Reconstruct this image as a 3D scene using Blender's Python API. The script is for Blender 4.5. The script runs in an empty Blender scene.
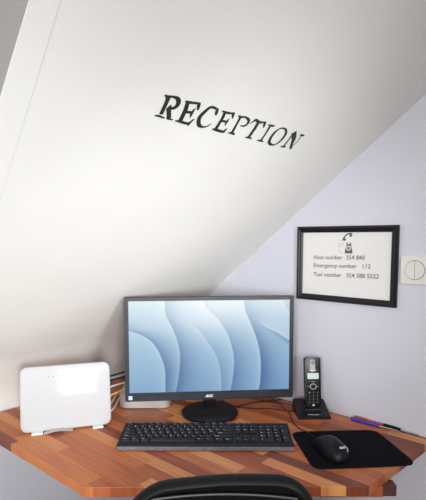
import bpy, bmesh, math, random
from mathutils import Vector, Matrix
random.seed(7)
C = bpy.context.scene.collection
scene = bpy.context.scene
EYE = 1.30                                   # eye height above the floor, metres
DESK = 0.75                                  # desk top height

# ---------------------------------------------------------------- camera
cam = bpy.data.cameras.new('camera'); camo = bpy.data.objects.new('camera', cam); C.objects.link(camo)
camo.location = (0, 0, EYE); camo.rotation_euler = (math.radians(90 - 5.10), 0, 0)
cam.sensor_fit = 'HORIZONTAL'; cam.sensor_width = 36.0
cam.lens = 464.23 * 36.0 / 426.0; cam.shift_y = 29.7 / 426.0
cam.clip_start = 0.02
scene.camera = camo

# ---------------------------------------------------------------- light and exposure
world = bpy.data.worlds.new('World'); scene.world = world; world.use_nodes = True
bg = world.node_tree.nodes['Background']
bg.inputs['Color'].default_value = (0.90, 0.93, 1.0, 1); bg.inputs['Strength'].default_value = 0.10
def area(name, loc, target, sx, sy, power, col):
    l = bpy.data.lights.new(name, 'AREA'); l.shape = 'RECTANGLE'; l.size = sx; l.size_y = sy
    l.energy = power; l.color = col
    o = bpy.data.objects.new(name, l); C.objects.link(o); o.location = loc
    o.rotation_euler = (Vector(target) - Vector(loc)).to_track_quat('-Z', 'Y').to_euler(); return o
area('unseen_rear_light', (-0.95, -2.20, 1.45), (0.3, 1.3, 1.1), 0.80, 1.1, 56, (1.0, 0.970, 0.93))  # added main light, behind left; no window is known there
area('unseen_rear_light', (0.62, -2.40, 1.62), (-0.2, 1.3, 1.2), 0.26, 0.55, 3, (1.0, 1.0, 1.0))  # this and the next: window panes mirrored in the router
area('unseen_rear_light', (1.00, -2.32, 1.62), (-0.2, 1.3, 1.2), 0.26, 0.55, 3, (1.0, 1.0, 1.0))
for args, sp in ((((0.15, -0.35, 1.15), (-0.60, 1.15, 1.15), 0.36, 0.36, 2.65, (0.97, 1.0, 1.0)), 86),
                 (((0.15, -0.35, 1.22), (-0.60, 1.25, 1.00), 0.2, 0.2, 0.80, (0.98, 1.0, 1.0)), 55),
                 (((0.55, 0.00, 1.22), (-0.16, 1.60, 1.14), 0.2, 0.2, 1.05, (0.98, 1.0, 1.0)), 55),
                 (((0.70, 0.10, 1.60), (-0.20, 1.50, 1.10), 0.2, 0.2, 0.75, (1.0, 0.98, 0.94)), 60)):
    l_ = area('fill_light', *args); l_.data.spread = math.radians(sp)  # added fill lights to brighten the slope; no such lamps in the room
scene.view_settings.view_transform = 'Standard'; scene.view_settings.look = 'None'
scene.view_settings.gamma = 1.0; scene.view_settings.use_curve_mapping = False
scene.view_settings.exposure = 0.0

# ---------------------------------------------------------------- directions of the room
D1 = Vector((0.74919, -0.66236, 0))          # along the gable wall, to the right
N1 = Vector((0.66236, 0.74919, 0))           # along the sloped side, towards the gable wall
DG = 1.3242
AL = math.radians(37.79)
Z = Vector((0, 0, 1))
EV = D1 * math.cos(AL) + Z * math.sin(AL)    # up the slope
SIN = D1 * math.sin(AL) - Z * math.cos(AL)   # out of the slope into the room
def gab(u, z, off=0.0): return N1 * (DG - off) + D1 * u + Z * (z + EYE)
P0 = gab(-1.197, -0.223)
def slp(e, n, off=0.0): return P0 + EV * e + N1 * n + SIN * off

# ---------------------------------------------------------------- materials
def mat(name, col, rough=0.5, metal=0.0, coat=0.0, spec=0.5, noise=0.0, nscale=60.0, bump=0.0, bscale=300.0, stretch=(1, 1, 1)):
    m = bpy.data.materials.new(name); m.use_nodes = True
    nt = m.node_tree; b = nt.nodes['Principled BSDF']
    b.inputs['Base Color'].default_value = (*col, 1); b.inputs['Roughness'].default_value = rough
    b.inputs['Metallic'].default_value = metal; b.inputs['Coat Weight'].default_value = coat
    b.inputs['Coat Roughness'].default_value = 0.06
    b.inputs['Specular IOR Level'].default_value = spec
    tc = nt.nodes.new('ShaderNodeTexCoord'); mp = nt.nodes.new('ShaderNodeMapping'); mp.inputs['Scale'].default_value = stretch
    nt.links.new(tc.outputs['Object'], mp.inputs['Vector'])
    n = nt.nodes.new('ShaderNodeTexNoise'); n.inputs['Scale'].default_value = nscale; n.inputs['Detail'].default_value = 4
    nt.links.new(mp.outputs['Vector'], n.inputs['Vector'])
    r = nt.nodes.new('ShaderNodeValToRGB')
    lo = [max(0, c * (1 - noise)) for c in col]; hi = [min(1, c * (1 + noise)) for c in col]
    r.color_ramp.elements[0].position = 0.3; r.color_ramp.elements[0].color = (*lo, 1)
    r.color_ramp.elements[1].position = 0.7; r.color_ramp.elements[1].color = (*hi, 1)
    nt.links.new(n.outputs['Fac'], r.inputs['Fac']); nt.links.new(r.outputs['Color'], b.inputs['Base Color'])
    if bump > 0:
        n2 = nt.nodes.new('ShaderNodeTexNoise'); n2.inputs['Scale'].default_value = bscale; n2.inputs['Detail'].default_value = 3
        nt.links.new(mp.outputs['Vector'], n2.inputs['Vector'])
        bp = nt.nodes.new('ShaderNodeBump'); bp.inputs['Strength'].default_value = bump; bp.inputs['Distance'].default_value = 0.002
        nt.links.new(n2.outputs['Fac'], bp.inputs['Height']); nt.links.new(bp.outputs['Normal'], b.inputs['Normal'])
    return m

def wood_mat(name, w, L, cols, origin=(0, 0, 0), rough=0.38):
    m = bpy.data.materials.new(name); m.use_nodes = True
    nt = m.node_tree; N = nt.nodes; LK = nt.links; b = N['Principled BSDF']
    b.inputs['Roughness'].default_value = rough; b.inputs['Specular IOR Level'].default_value = 0.3
    tc = N.new('ShaderNodeTexCoord')
    def dot(v):
        d = N.new('ShaderNodeVectorMath'); d.operation = 'DOT_PRODUCT'; LK.new(tc.outputs['Object'], d.inputs[0]); d.inputs[1].default_value = v
        return d.outputs['Value']
    def M(op, a, b_=None):
        k = N.new('ShaderNodeMath'); k.operation = op
        for i, s in enumerate((a, b_)):
            if s is None: continue
            if isinstance(s, (int, float)): k.inputs[i].default_value = s
            else: LK.new(s, k.inputs[i])
        return k.outputs[0]
    x = dot(D1); y = dot(N1)
    row = M('ADD', M('FLOOR', M('DIVIDE', y, w)), SEED)
    wn = N.new('ShaderNodeTexWhiteNoise'); wn.noise_dimensions = '1D'; LK.new(row, wn.inputs['W'])
    xs = M('ADD', M('DIVIDE', x, L), M('MULTIPLY', wn.outputs['Value'], 7.3))
    colid = M('FLOOR', xs)
    cb = N.new('ShaderNodeCombineXYZ'); LK.new(row, cb.inputs[0]); LK.new(colid, cb.inputs[1])
    w2 = N.new('ShaderNodeTexWhiteNoise'); w2.noise_dimensions = '2D'; LK.new(cb.outputs[0], w2.inputs['Vector'])
    g = N.new('ShaderNodeCombineXYZ'); LK.new(M('MULTIPLY', x, 6), g.inputs[0]); LK.new(M('MULTIPLY', y, 90), g.inputs[1]); LK.new(M('MULTIPLY', w2.outputs['Value'], 50), g.inputs[2])
    gn = N.new('ShaderNodeTexNoise'); gn.inputs['Scale'].default_value = 1.0; gn.inputs['Detail'].default_value = 5; LK.new(g.outputs[0], gn.inputs['Vector'])
    f = M('ADD', M('MULTIPLY', w2.outputs['Value'], 0.84), M('MULTIPLY', M('SUBTRACT', gn.outputs['Fac'], 0.5), 0.55))
    r = N.new('ShaderNodeValToRGB'); cr = r.color_ramp
    cr.elements[0].position = 0.0; cr.elements[0].color = (*cols[0], 1)
    cr.elements[1].position = 1.0; cr.elements[1].color = (*cols[-1], 1)
    for i, c in enumerate(cols[1:-1]):
        e = cr.elements.new((i + 1) / (len(cols) - 1)); e.color = (*c, 1)
    LK.new(f, r.inputs['Fac']); LK.new(r.outputs['Color'], b.inputs['Base Color'])
    rr = M('ADD', M('MULTIPLY', gn.outputs['Fac'], 0.25), rough - 0.1); LK.new(rr, b.inputs['Roughness'])
    return m

M_SLOPE = mat('white_plaster', (0.865, 0.880, 0.865), 0.75, noise=0.012, nscale=7, bump=0.15, bscale=160)
M_GABLE = mat('lavender_paint', (0.640, 0.655, 0.745), 0.7, noise=0.012, nscale=6, bump=0.15, bscale=160)
M_REVEAL = mat('reveal_shade_grey', (0.40, 0.40, 0.39), 0.7, noise=0.02, nscale=6)  # shade on the roof window reveal, put into its colour
SEED = 3.0
M_FLOOR = wood_mat('floor_boards', 0.12, 1.1, [(0.20, 0.12, 0.07), (0.33, 0.22, 0.13), (0.27, 0.17, 0.10)])
WOODC = [(0.170, 0.045, 0.022), (0.330, 0.080, 0.032), (0.49, 0.145, 0.048), (0.62, 0.240, 0.080), (0.76, 0.390, 0.150)]
M_WOOD = wood_mat('butcher_block_wood', 0.0375, 0.36, WOODC)
M_DARKWOOD = mat('dark_stained_wood', (0.09, 0.035, 0.028), 0.5, noise=0.3, nscale=40)
M_BLACK = mat('black_plastic', (0.008, 0.008, 0.010), 0.40, spec=0.3, noise=0.1)
M_MOUSE = mat('satin_black_plastic', (0.005, 0.005, 0.007), 0.42, spec=0.25, noise=0.1)
M_DIM = mat('dim_silver_plastic', (0.36, 0.36, 0.39), 0.45, metal=0.3)
M_LEGD = mat('grey_legend_print', (0.30, 0.30, 0.33), 0.6)
M_BLACKG = mat('glossy_black_plastic', (0.005, 0.005, 0.007), 0.28, spec=0.4, noise=0.1)
M_BEZEL = mat('brushed_dark_bezel', (0.022, 0.023, 0.033), 0.42, spec=0.4, noise=0.45, nscale=60, stretch=(0.12, 1, 3))
M_KEYB = mat('keyboard_black', (0.010, 0.009, 0.012), 0.5, spec=0.3, noise=0.15)
M_KEY = mat('keycap_black', (0.010, 0.009, 0.013), 0.45, spec=0.3, noise=0.1)
M_LIP = mat('keyboard_lip_grey', (0.17, 0.16, 0.19), 0.42, noise=0.15, nscale=90)
M_LEG = mat('white_print', (0.85, 0.85, 0.88), 0.6)
M_WHITE = mat('glossy_white_plastic', (0.52, 0.53, 0.555), 0.5, coat=0.18, spec=0.2, noise=0.005)
M_WHITE2 = mat('white_plastic', (0.80, 0.80, 0.80), 0.45, noise=0.01)
M_SWITCH = mat('ivory_plastic', (0.74, 0.735, 0.71), 0.4, noise=0.01)
M_SWGAP = mat('switch_ring_grey', (0.30, 0.29, 0.27), 0.6)  # darker tone of the ring around the rocker
M_GREYDOT = mat('grey_print', (0.16, 0.16, 0.18), 0.6)
M_VINYL = mat('black_vinyl_lettering', (0.020, 0.018, 0.020), 0.55, noise=0.2)
M_PAPER = mat('white_paper', (0.80, 0.80, 0.81), 0.6, noise=0.008, nscale=20)
M_INK = mat('grey_ink', (0.09, 0.09, 0.10), 0.7)
M_INKL = mat('pale_grey_ink', (0.45, 0.45, 0.46), 0.7)
M_FRAME = mat('black_frame_lacquer', (0.005, 0.005, 0.008), 0.35, spec=0.4, noise=0.1)
M_SILVER = mat('silver_aluminium', (0.52, 0.50, 0.50), 0.38, metal=0.35, noise=0.03)
M_CHROME = mat('silver_metal', (0.62, 0.62, 0.64), 0.22, metal=0.9)
M_MAT = mat('black_fabric_mat', (0.005, 0.0045, 0.008), 0.95, spec=0.1, noise=0.3, nscale=500, bump=0.4, bscale=900)
M_RED = mat('red_pen_plastic', (0.50, 0.045, 0.055), 0.3, coat=0.3)
M_BLUE = mat('blue_pen_plastic', (0.045, 0.035, 0.42), 0.3, coat=0.3)
M_LCD = mat('grey_green_display', (0.62, 0.72, 0.66), 0.25, coat=0.5)
M_YELLOW = mat('orange_cable', (0.75, 0.42, 0.10), 0.5)
M_GREYC = mat('grey_cable', (0.38, 0.36, 0.37), 0.5)
M_FABRIC = mat('black_chair_mesh', (0.006, 0.006, 0.007), 0.8, spec=0.2, noise=0.3, nscale=400, bump=0.4, bscale=700)
M_RUBBER = mat('black_rubber', (0.006, 0.006, 0.007), 0.5, spec=0.15)
M_STICK = mat('pale_blue_sticker', (0.55, 0.68, 0.78), 0.4)

def glass_mat():
    m = bpy.data.materials.new('clear_glass'); m.use_nodes = True; nt = m.node_tree
    for n in list(nt.nodes): nt.nodes.remove(n)
    o = nt.nodes.new('ShaderNodeOutputMaterial'); mx = nt.nodes.new('ShaderNodeMixShader')
    t = nt.nodes.new('ShaderNodeBsdfTransparent'); g = nt.nodes.new('ShaderNodeBsdfGlossy'); g.inputs['Roughness'].default_value = 0.02
    lw = nt.nodes.new('ShaderNodeLayerWeight'); pw = nt.nodes.new('ShaderNodeMath'); pw.operation = 'POWER'; pw.inputs[1].default_value = 4.0; nt.links.new(lw.outputs['Facing'], pw.inputs[0])
    f = nt.nodes.new('ShaderNodeMath'); f.operation = 'MULTIPLY_ADD'; f.inputs[1].default_value = 0.6; f.inputs[2].default_value = 0.03; nt.links.new(pw.outputs[0], f.inputs[0])
    nt.links.new(f.outputs[0], mx.inputs[0]); nt.links.new(t.outputs[0], mx.inputs[1]); nt.links.new(g.outputs[0], mx.inputs[2]); nt.links.new(mx.outputs[0], o.inputs[0])
    return m
M_GLASS = glass_mat()

# ---------------------------------------------------------------- helpers
def thing(name, label, cat, loc=(0, 0, 0), group=None):
    o = bpy.data.objects.new(name, None); C.objects.link(o); o.location = loc; o.empty_display_size = 0.02
    o['label'] = label; o['category'] = cat
    if group: o['group'] = group
    return o
def wloc(o):
    v = Vector((0, 0, 0))
    while o is not None: v += Vector(o.location); o = o.parent
    return v
def obj(name, bm, m, parent=None, loc=None, smooth=False, angle=35, label=None):
    """links the shape (given in room coordinates) as ONE mesh object"""
    me = bpy.data.meshes.new(name)
    base = Vector(loc) if loc is not None else (wloc(parent) if parent else Vector((0, 0, 0)))
    bm.transform(Matrix.Translation(-base))
    bmesh.ops.recalc_face_normals(bm, faces=bm.faces)
    bm.to_mesh(me); bm.free()
    for mm in (m if isinstance(m, (list, tuple)) else [m]): me.materials.append(mm)
    if smooth:
        me.polygons.foreach_set('use_smooth', [True] * len(me.polygons))
        try: me.set_sharp_from_angle(angle=math.radians(angle))
        except Exception: pass
    o = bpy.data.objects.new(name, me); C.objects.link(o)
    if parent: o.parent = parent
    o.location = base - (wloc(parent) if parent else Vector((0, 0, 0)))
    if label: o['label'] = label
    return o
def tag(o, label, cat, group=None):
    o['label'] = label; o['category'] = cat
    if group: o['group'] = group
    return o
def struct(name, bm, m, smooth=False, parent=None):
    o = obj(name, bm, m, parent, smooth=smooth)
    if parent is None: o['kind'] = 'structure'
    return o
def frame_of(origin, x, y, z):
    M_ = Matrix.Identity(4)
    for i, v in enumerate((x, y, z)):
        for k in range(3): M_[k][i] = v[k]
    for k in range(3): M_[k][3] = origin[k]
    return M_
def box(bm, x0, x1, y0, y1, z0, z1, M_=None, bev=0.0, seg=2):
    b2 = bmesh.new(); bmesh.ops.create_cube(b2, size=1)
    b2.transform(Matrix.Translation(((x0 + x1) / 2, (y0 + y1) / 2, (z0 + z1) / 2)) @ Matrix.Diagonal((x1 - x0, y1 - y0, z1 - z0, 1)))
    if bev > 0: bmesh.ops.bevel(b2, geom=b2.edges[:], offset=bev, segments=seg, profile=0.5, affect='EDGES')
    join(bm, b2, M_)
def join(bm, b2, M_=None, mi=None):
    if M_ is not None: b2.transform(M_)
    vm = {}
    for v in b2.verts: vm[v] = bm.verts.new(v.co)
    for f in b2.faces:
        try: nf = bm.faces.new([vm[v] for v in f.verts])
        except ValueError: continue
        nf.material_index = f.material_index if mi is None else mi
    b2.free()
def prism(bm, pts, z0, z1, M_=None, bev=0.0, seg=2, allb=True):
    """solid with outline pts (2D) between z0 and z1"""
    b2 = bmesh.new()
    lo = [b2.verts.new((p[0], p[1], z0)) for p in pts]; hi = [b2.verts.new((p[0], p[1], z1)) for p in pts]
    b2.faces.new(lo[::-1]); b2.faces.new(hi); n = len(pts)
    for i in range(n): b2.faces.new((lo[i], lo[(i + 1) % n], hi[(i + 1) % n], hi[i]))
    if bev > 0:
        ed = [e for e in b2.edges if allb or abs(e.verts[0].co.z - e.verts[1].co.z) < 1e-7]
        bmesh.ops.bevel(b2, geom=ed, offset=bev, segments=seg, profile=0.5, affect='EDGES')
    join(bm, b2, M_)
def rrect(x0, x1, y0, y1, r, seg=6):
    rs = r if isinstance(r, (list, tuple)) else [r] * 4
    out = []
    for (cx, cy, a0, rr) in ((x1, y1, 0, rs[0]), (x0, y1, 90, rs[1]), (x0, y0, 180, rs[2]), (x1, y0, 270, rs[3])):
        sx = -1 if cx == x1 else 1; sy = -1 if cy == y1 else 1
        for i in range(seg + 1):
            a = math.radians(a0 + 90 * i / seg)
            out.append((cx + sx * rr + rr * math.cos(a), cy + sy * rr + rr * math.sin(a)))
    return out
def smooth_path(pts, n=8):
    P = [Vector(p) for p in pts]; out = []
    for i in range(len(P) - 1):
        a = P[max(i - 1, 0)]; b = P[i]; c = P[i + 1]; d = P[min(i + 2, len(P) - 1)]
        for k in range(n):
            t = k / n
            out.append(0.5 * ((2 * b) + (c - a) * t + (2 * a - 5 * b + 4 * c - d) * t * t + (3 * b - a - 3 * c + d) * t ** 3))
    out.append(P[-1]); return out
def tube(bm, pts, r, sides=10, closed=False, sc=(1, 1), ref=Z):
    P = [Vector(p) for p in pts]; n = len(P); rings = []
    for i in range(n):
        if closed: t = P[(i + 1) % n] - P[i - 1]
        else: t = P[min(i + 1, n - 1)] - P[max(i - 1, 0)]
        t.normalize()
        a = t.cross(ref)
        if a.length < 1e-3: a = t.cross(Vector((0, 1, 0)))
        a.normalize(); b = t.cross(a)
        rr = r[i] if isinstance(r, (list, tuple)) else r
        rings.append([bm.verts.new(P[i] + a * math.cos(2 * math.pi * k / sides) * rr * sc[0] + b * math.sin(2 * math.pi * k / sides) * rr * sc[1]) for k in range(sides)])
    m = n if closed else n - 1
    for i in range(m):
        A = rings[i]; B = rings[(i + 1) % n]
        for k in range(sides): bm.faces.new((A[k], A[(k + 1) % sides], B[(k + 1) % sides], B[k]))
    if not closed:
        bm.faces.new(rings[0][::-1]); bm.faces.new(rings[-1])
def lathe(bm, prof, M_=None, sides=32):
    b2 = bmesh.new(); rings = []
    for (r, z) in prof: rings.append([b2.verts.new((r * math.cos(2 * math.pi * k / sides), r * math.sin(2 * math.pi * k / sides), z)) for k in range(sides)])
    for A, B in zip(rings, rings[1:]):
        for k in range(sides): b2.faces.new((A[k], A[(k + 1) % sides], B[(k + 1) % sides], B[k]))
    b2.faces.new(rings[0][::-1]); b2.faces.new(rings[-1]); join(bm, b2, M_)
def text_bm(body, width, M_, height=None, depth=0.0002, mi=None, shear=0.0, centre=False, bold=0.0):
    """lettering in the local xy plane, fitted to a width"""
    cu = bpy.data.curves.new('t', 'FONT'); cu.body = body; cu.size = 1.0; cu.extrude = 0.0; cu.shear = shear; cu.offset = bold; cu.resolution_u = 3
    to = bpy.data.objects.new('t', cu); C.objects.link(to)
    dg = bpy.context.evaluated_depsgraph_get(); me = bpy.data.meshes.new_from_object(to.evaluated_get(dg))
    b2 = bmesh.new(); b2.from_mesh(me)
    bpy.data.objects.remove(to); bpy.data.curves.remove(cu); bpy.data.meshes.remove(me)
    xs = [v.co.x for v in b2.verts]; ys = [v.co.y for v in b2.verts]
    w = max(xs) - min(xs); s = width / w if width else height / (max(ys) - min(ys)); sy = s if height is None else height / (max(ys) - min(ys))
    ox = (min(xs) + max(xs)) / 2 if centre else min(xs)
    oy = (min(ys) + max(ys)) / 2 if centre else 0
    for v in b2.verts: v.co = ((v.co.x - ox) * s, (v.co.y - oy) * sy, depth)
    out = bmesh.new(); join(out, b2, M_, mi); return out
def ribbon(bm, pts, f, lift, n=5):
    """flat painted stroke of changing width; f turns (a, b, lift) into a point"""
    P = [Vector((a, b, w)) for a, b, w in pts]
    P = smooth_path(P, n) if len(P) > 2 else P
    L, R = [], []
    for i, p in enumerate(P):
        q0 = P[max(i - 1, 0)]; q1 = P[min(i + 1, len(P) - 1)]
        t = Vector((q1.x - q0.x, q1.y - q0.y)); t.normalize(); nn = Vector((-t.y, t.x))
        w = max(p.z, 0.0004) * 0.5
        L.append(bm.verts.new(f(p.x + nn.x * w, p.y + nn.y * w, lift))); R.append(bm.verts.new(f(p.x - nn.x * w, p.y - nn.y * w, lift)))
    for i in range(len(P) - 1): bm.faces.new((L[i], R[i], R[i + 1], L[i + 1]))

# ================================================================ the setting
bm = bmesh.new(); prism(bm, [tuple((D1 * u + N1 * n).xy) for u, n in ((-1.47, 1.3242), (-1.47, -2.2), (2.2, -2.2), (2.2, 1.3242))], -0.05, 0.0)
struct('floor', bm, M_FLOOR)
# gable wall (vertical, right side)
bm = bmesh.new()
top = -0.223 + (1.30 + 1.197) * math.tan(AL)
prof = [(-1.47, -EYE), (1.3, -EYE), (1.3, top), (-1.197, -0.223), (-1.47, -0.4345)]
a = [bm.verts.new(gab(u, z)) for u, z in prof]; b = [bm.verts.new(gab(u, z, -0.08)) for u, z in prof]
bm.faces.new(a); bm.faces.new(b[::-1])
for i in range(5): bm.faces.new((a[i], b[i], b[(i + 1) % 5], a[(i + 1) % 5]))
struct('wall_right', bm, M_GABLE)
# knee wall that rolls into the slope through a rounded cove
bm = bmesh.new(); prof = [(-1.47, -EYE), (-1.47, -0.562), (-1.47, -0.54)]
A = Vector((-1.355, -0.3455)); K = Vector((-1.47, -0.4345)); B = Vector((-1.47, -0.54))
for i in range(1, 17):
    t = i / 16; p = B * (1 - t) ** 2 + K * 2 * t * (1 - t) + A * t * t; prof.append((p.x, p.y))
rows = []
for n in (0.0, -3.3): rows.append([bm.verts.new(gab(u, z, -n)) for u, z in prof])
for i in range(len(prof) - 1): bm.faces.new((rows[0][i], rows[0][i + 1], rows[1][i + 1], rows[1][i]))
wl = struct('wall_left', bm, [M_SLOPE, M_GABLE], smooth=True)
for p in wl.data.polygons:
    if (wl.matrix_world @ p.center).z < DESK - 0.02: p.material_index = 1
# slope with the opening of a roof window left of the corner bead
e0, e1, n0, n1 = -0.2, 2.0, 0.0, -3.3
he0, he1, hn0, hn1 = 0.15, 1.35, -1.03, -1.80
bm = bmesh.new(); es = [e0, he0, he1, e1]; ns = [n0, hn0, hn1, n1]
def skew(e, n): return n if n != hn0 else -1.036 + (0.823 - e) * 0.087
g = [[bm.verts.new(slp(e, skew(e, n))) for n in ns] for e in es]
for i in range(3):
    for j in range(3):
        if i == 1 and j == 1: continue
        bm.faces.new((g[i][j], g[i][j + 1], g[i + 1][j + 1], g[i + 1][j]))
struct('ceiling', bm, M_SLOPE)
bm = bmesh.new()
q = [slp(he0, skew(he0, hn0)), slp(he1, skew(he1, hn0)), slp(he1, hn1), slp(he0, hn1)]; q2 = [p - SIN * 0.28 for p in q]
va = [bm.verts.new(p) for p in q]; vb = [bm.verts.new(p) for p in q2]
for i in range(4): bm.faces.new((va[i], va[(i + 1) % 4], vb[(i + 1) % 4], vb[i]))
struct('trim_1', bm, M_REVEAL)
bm = bmesh.new()                                      # flat corner bead beside the opening
MS = frame_of(P0, EV, N1, SIN)
prism(bm, [(he0, skew(he0, hn0)), (he1, skew(he1, hn0)), (he1, -1.064), (he0, -0.916)], -0.0005, 0.0007, MS, bev=0.0003, seg=1)
struct('trim_2', bm, M_SLOPE)
wn = bmesh.new()
for (x0, x1, y0, y1) in ((he0, he1, hn0 - 0.10, hn0 + 0.05), (he0, he1, hn1, hn1 + 0.05), (he0, he0 + 0.05, hn1 + 0.05, hn0 - 0.10), (he1 - 0.05, he1, hn1 + 0.05, hn0 - 0.10)):
    box(wn, x0, x1, y0, y1, -0.29, -0.25, MS, bev=0.003)
w = struct('window_1', wn, M_WHITE2)
bm = bmesh.new(); box(bm, he0 + 0.05, he1 - 0.05, hn1 + 0.05, hn0 - 0.10, -0.272, -0.268, MS); obj('pane', bm, M_GLASS, w)

# ================================================================ corner desk
desk = thing('corner_desk', 'butcher block corner desk in orange and red-brown staves, carrying the monitor', 'desk', (0, 1.4, 0.0))
bm = bmesh.new()
outline = [(-0.285, 0.984), (0.345, 0.988), (0.602, 1.232), (-0.215, 1.957), (-0.737, 1.367)]
prism(bm, outline, DESK - 0.0235, DESK, bev=0.0012, seg=2)
obj('desktop', bm, M_WOOD, desk)
MB = frame_of(Vector((0, 0, 0)), D1, N1, Z)
# battens that carry the board along the right end and under the left end
def uv(x, y): v = Vector((x, y, 0)); return v.dot(D1), v.dot(N1)
bm = bmesh.new(); box(bm, 0.12, 0.395, 1.030, 1.062, DESK - 0.0500, DESK - 0.0237, bev=0.001)
obj('support_batten', bm, M_WOOD, desk)
bm = bmesh.new(); box(bm, 0.3953, 0.4280, 1.034, 1.062, DESK - 0.0500, DESK - 0.0237, bev=0.001)
obj('batten_end', bm, M_DARKWOOD, desk, label='dark brown end of the batten under the right side')
bm = bmesh.new(); box(bm, -1.468, -1.43, 0.55, 1.28, DESK - 0.075, DESK - 0.0237, MB, bev=0.001)
obj('wall_batten', bm, M_DARKWOOD, desk)
bm = bmesh.new(); box(bm, -1.40, -0.45, DG - 0.04, DG - 0.001, DESK - 0.060, DESK - 0.0237, MB, bev=0.001)
obj('wall_batten', bm, M_DARKWOOD, desk)

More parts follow.
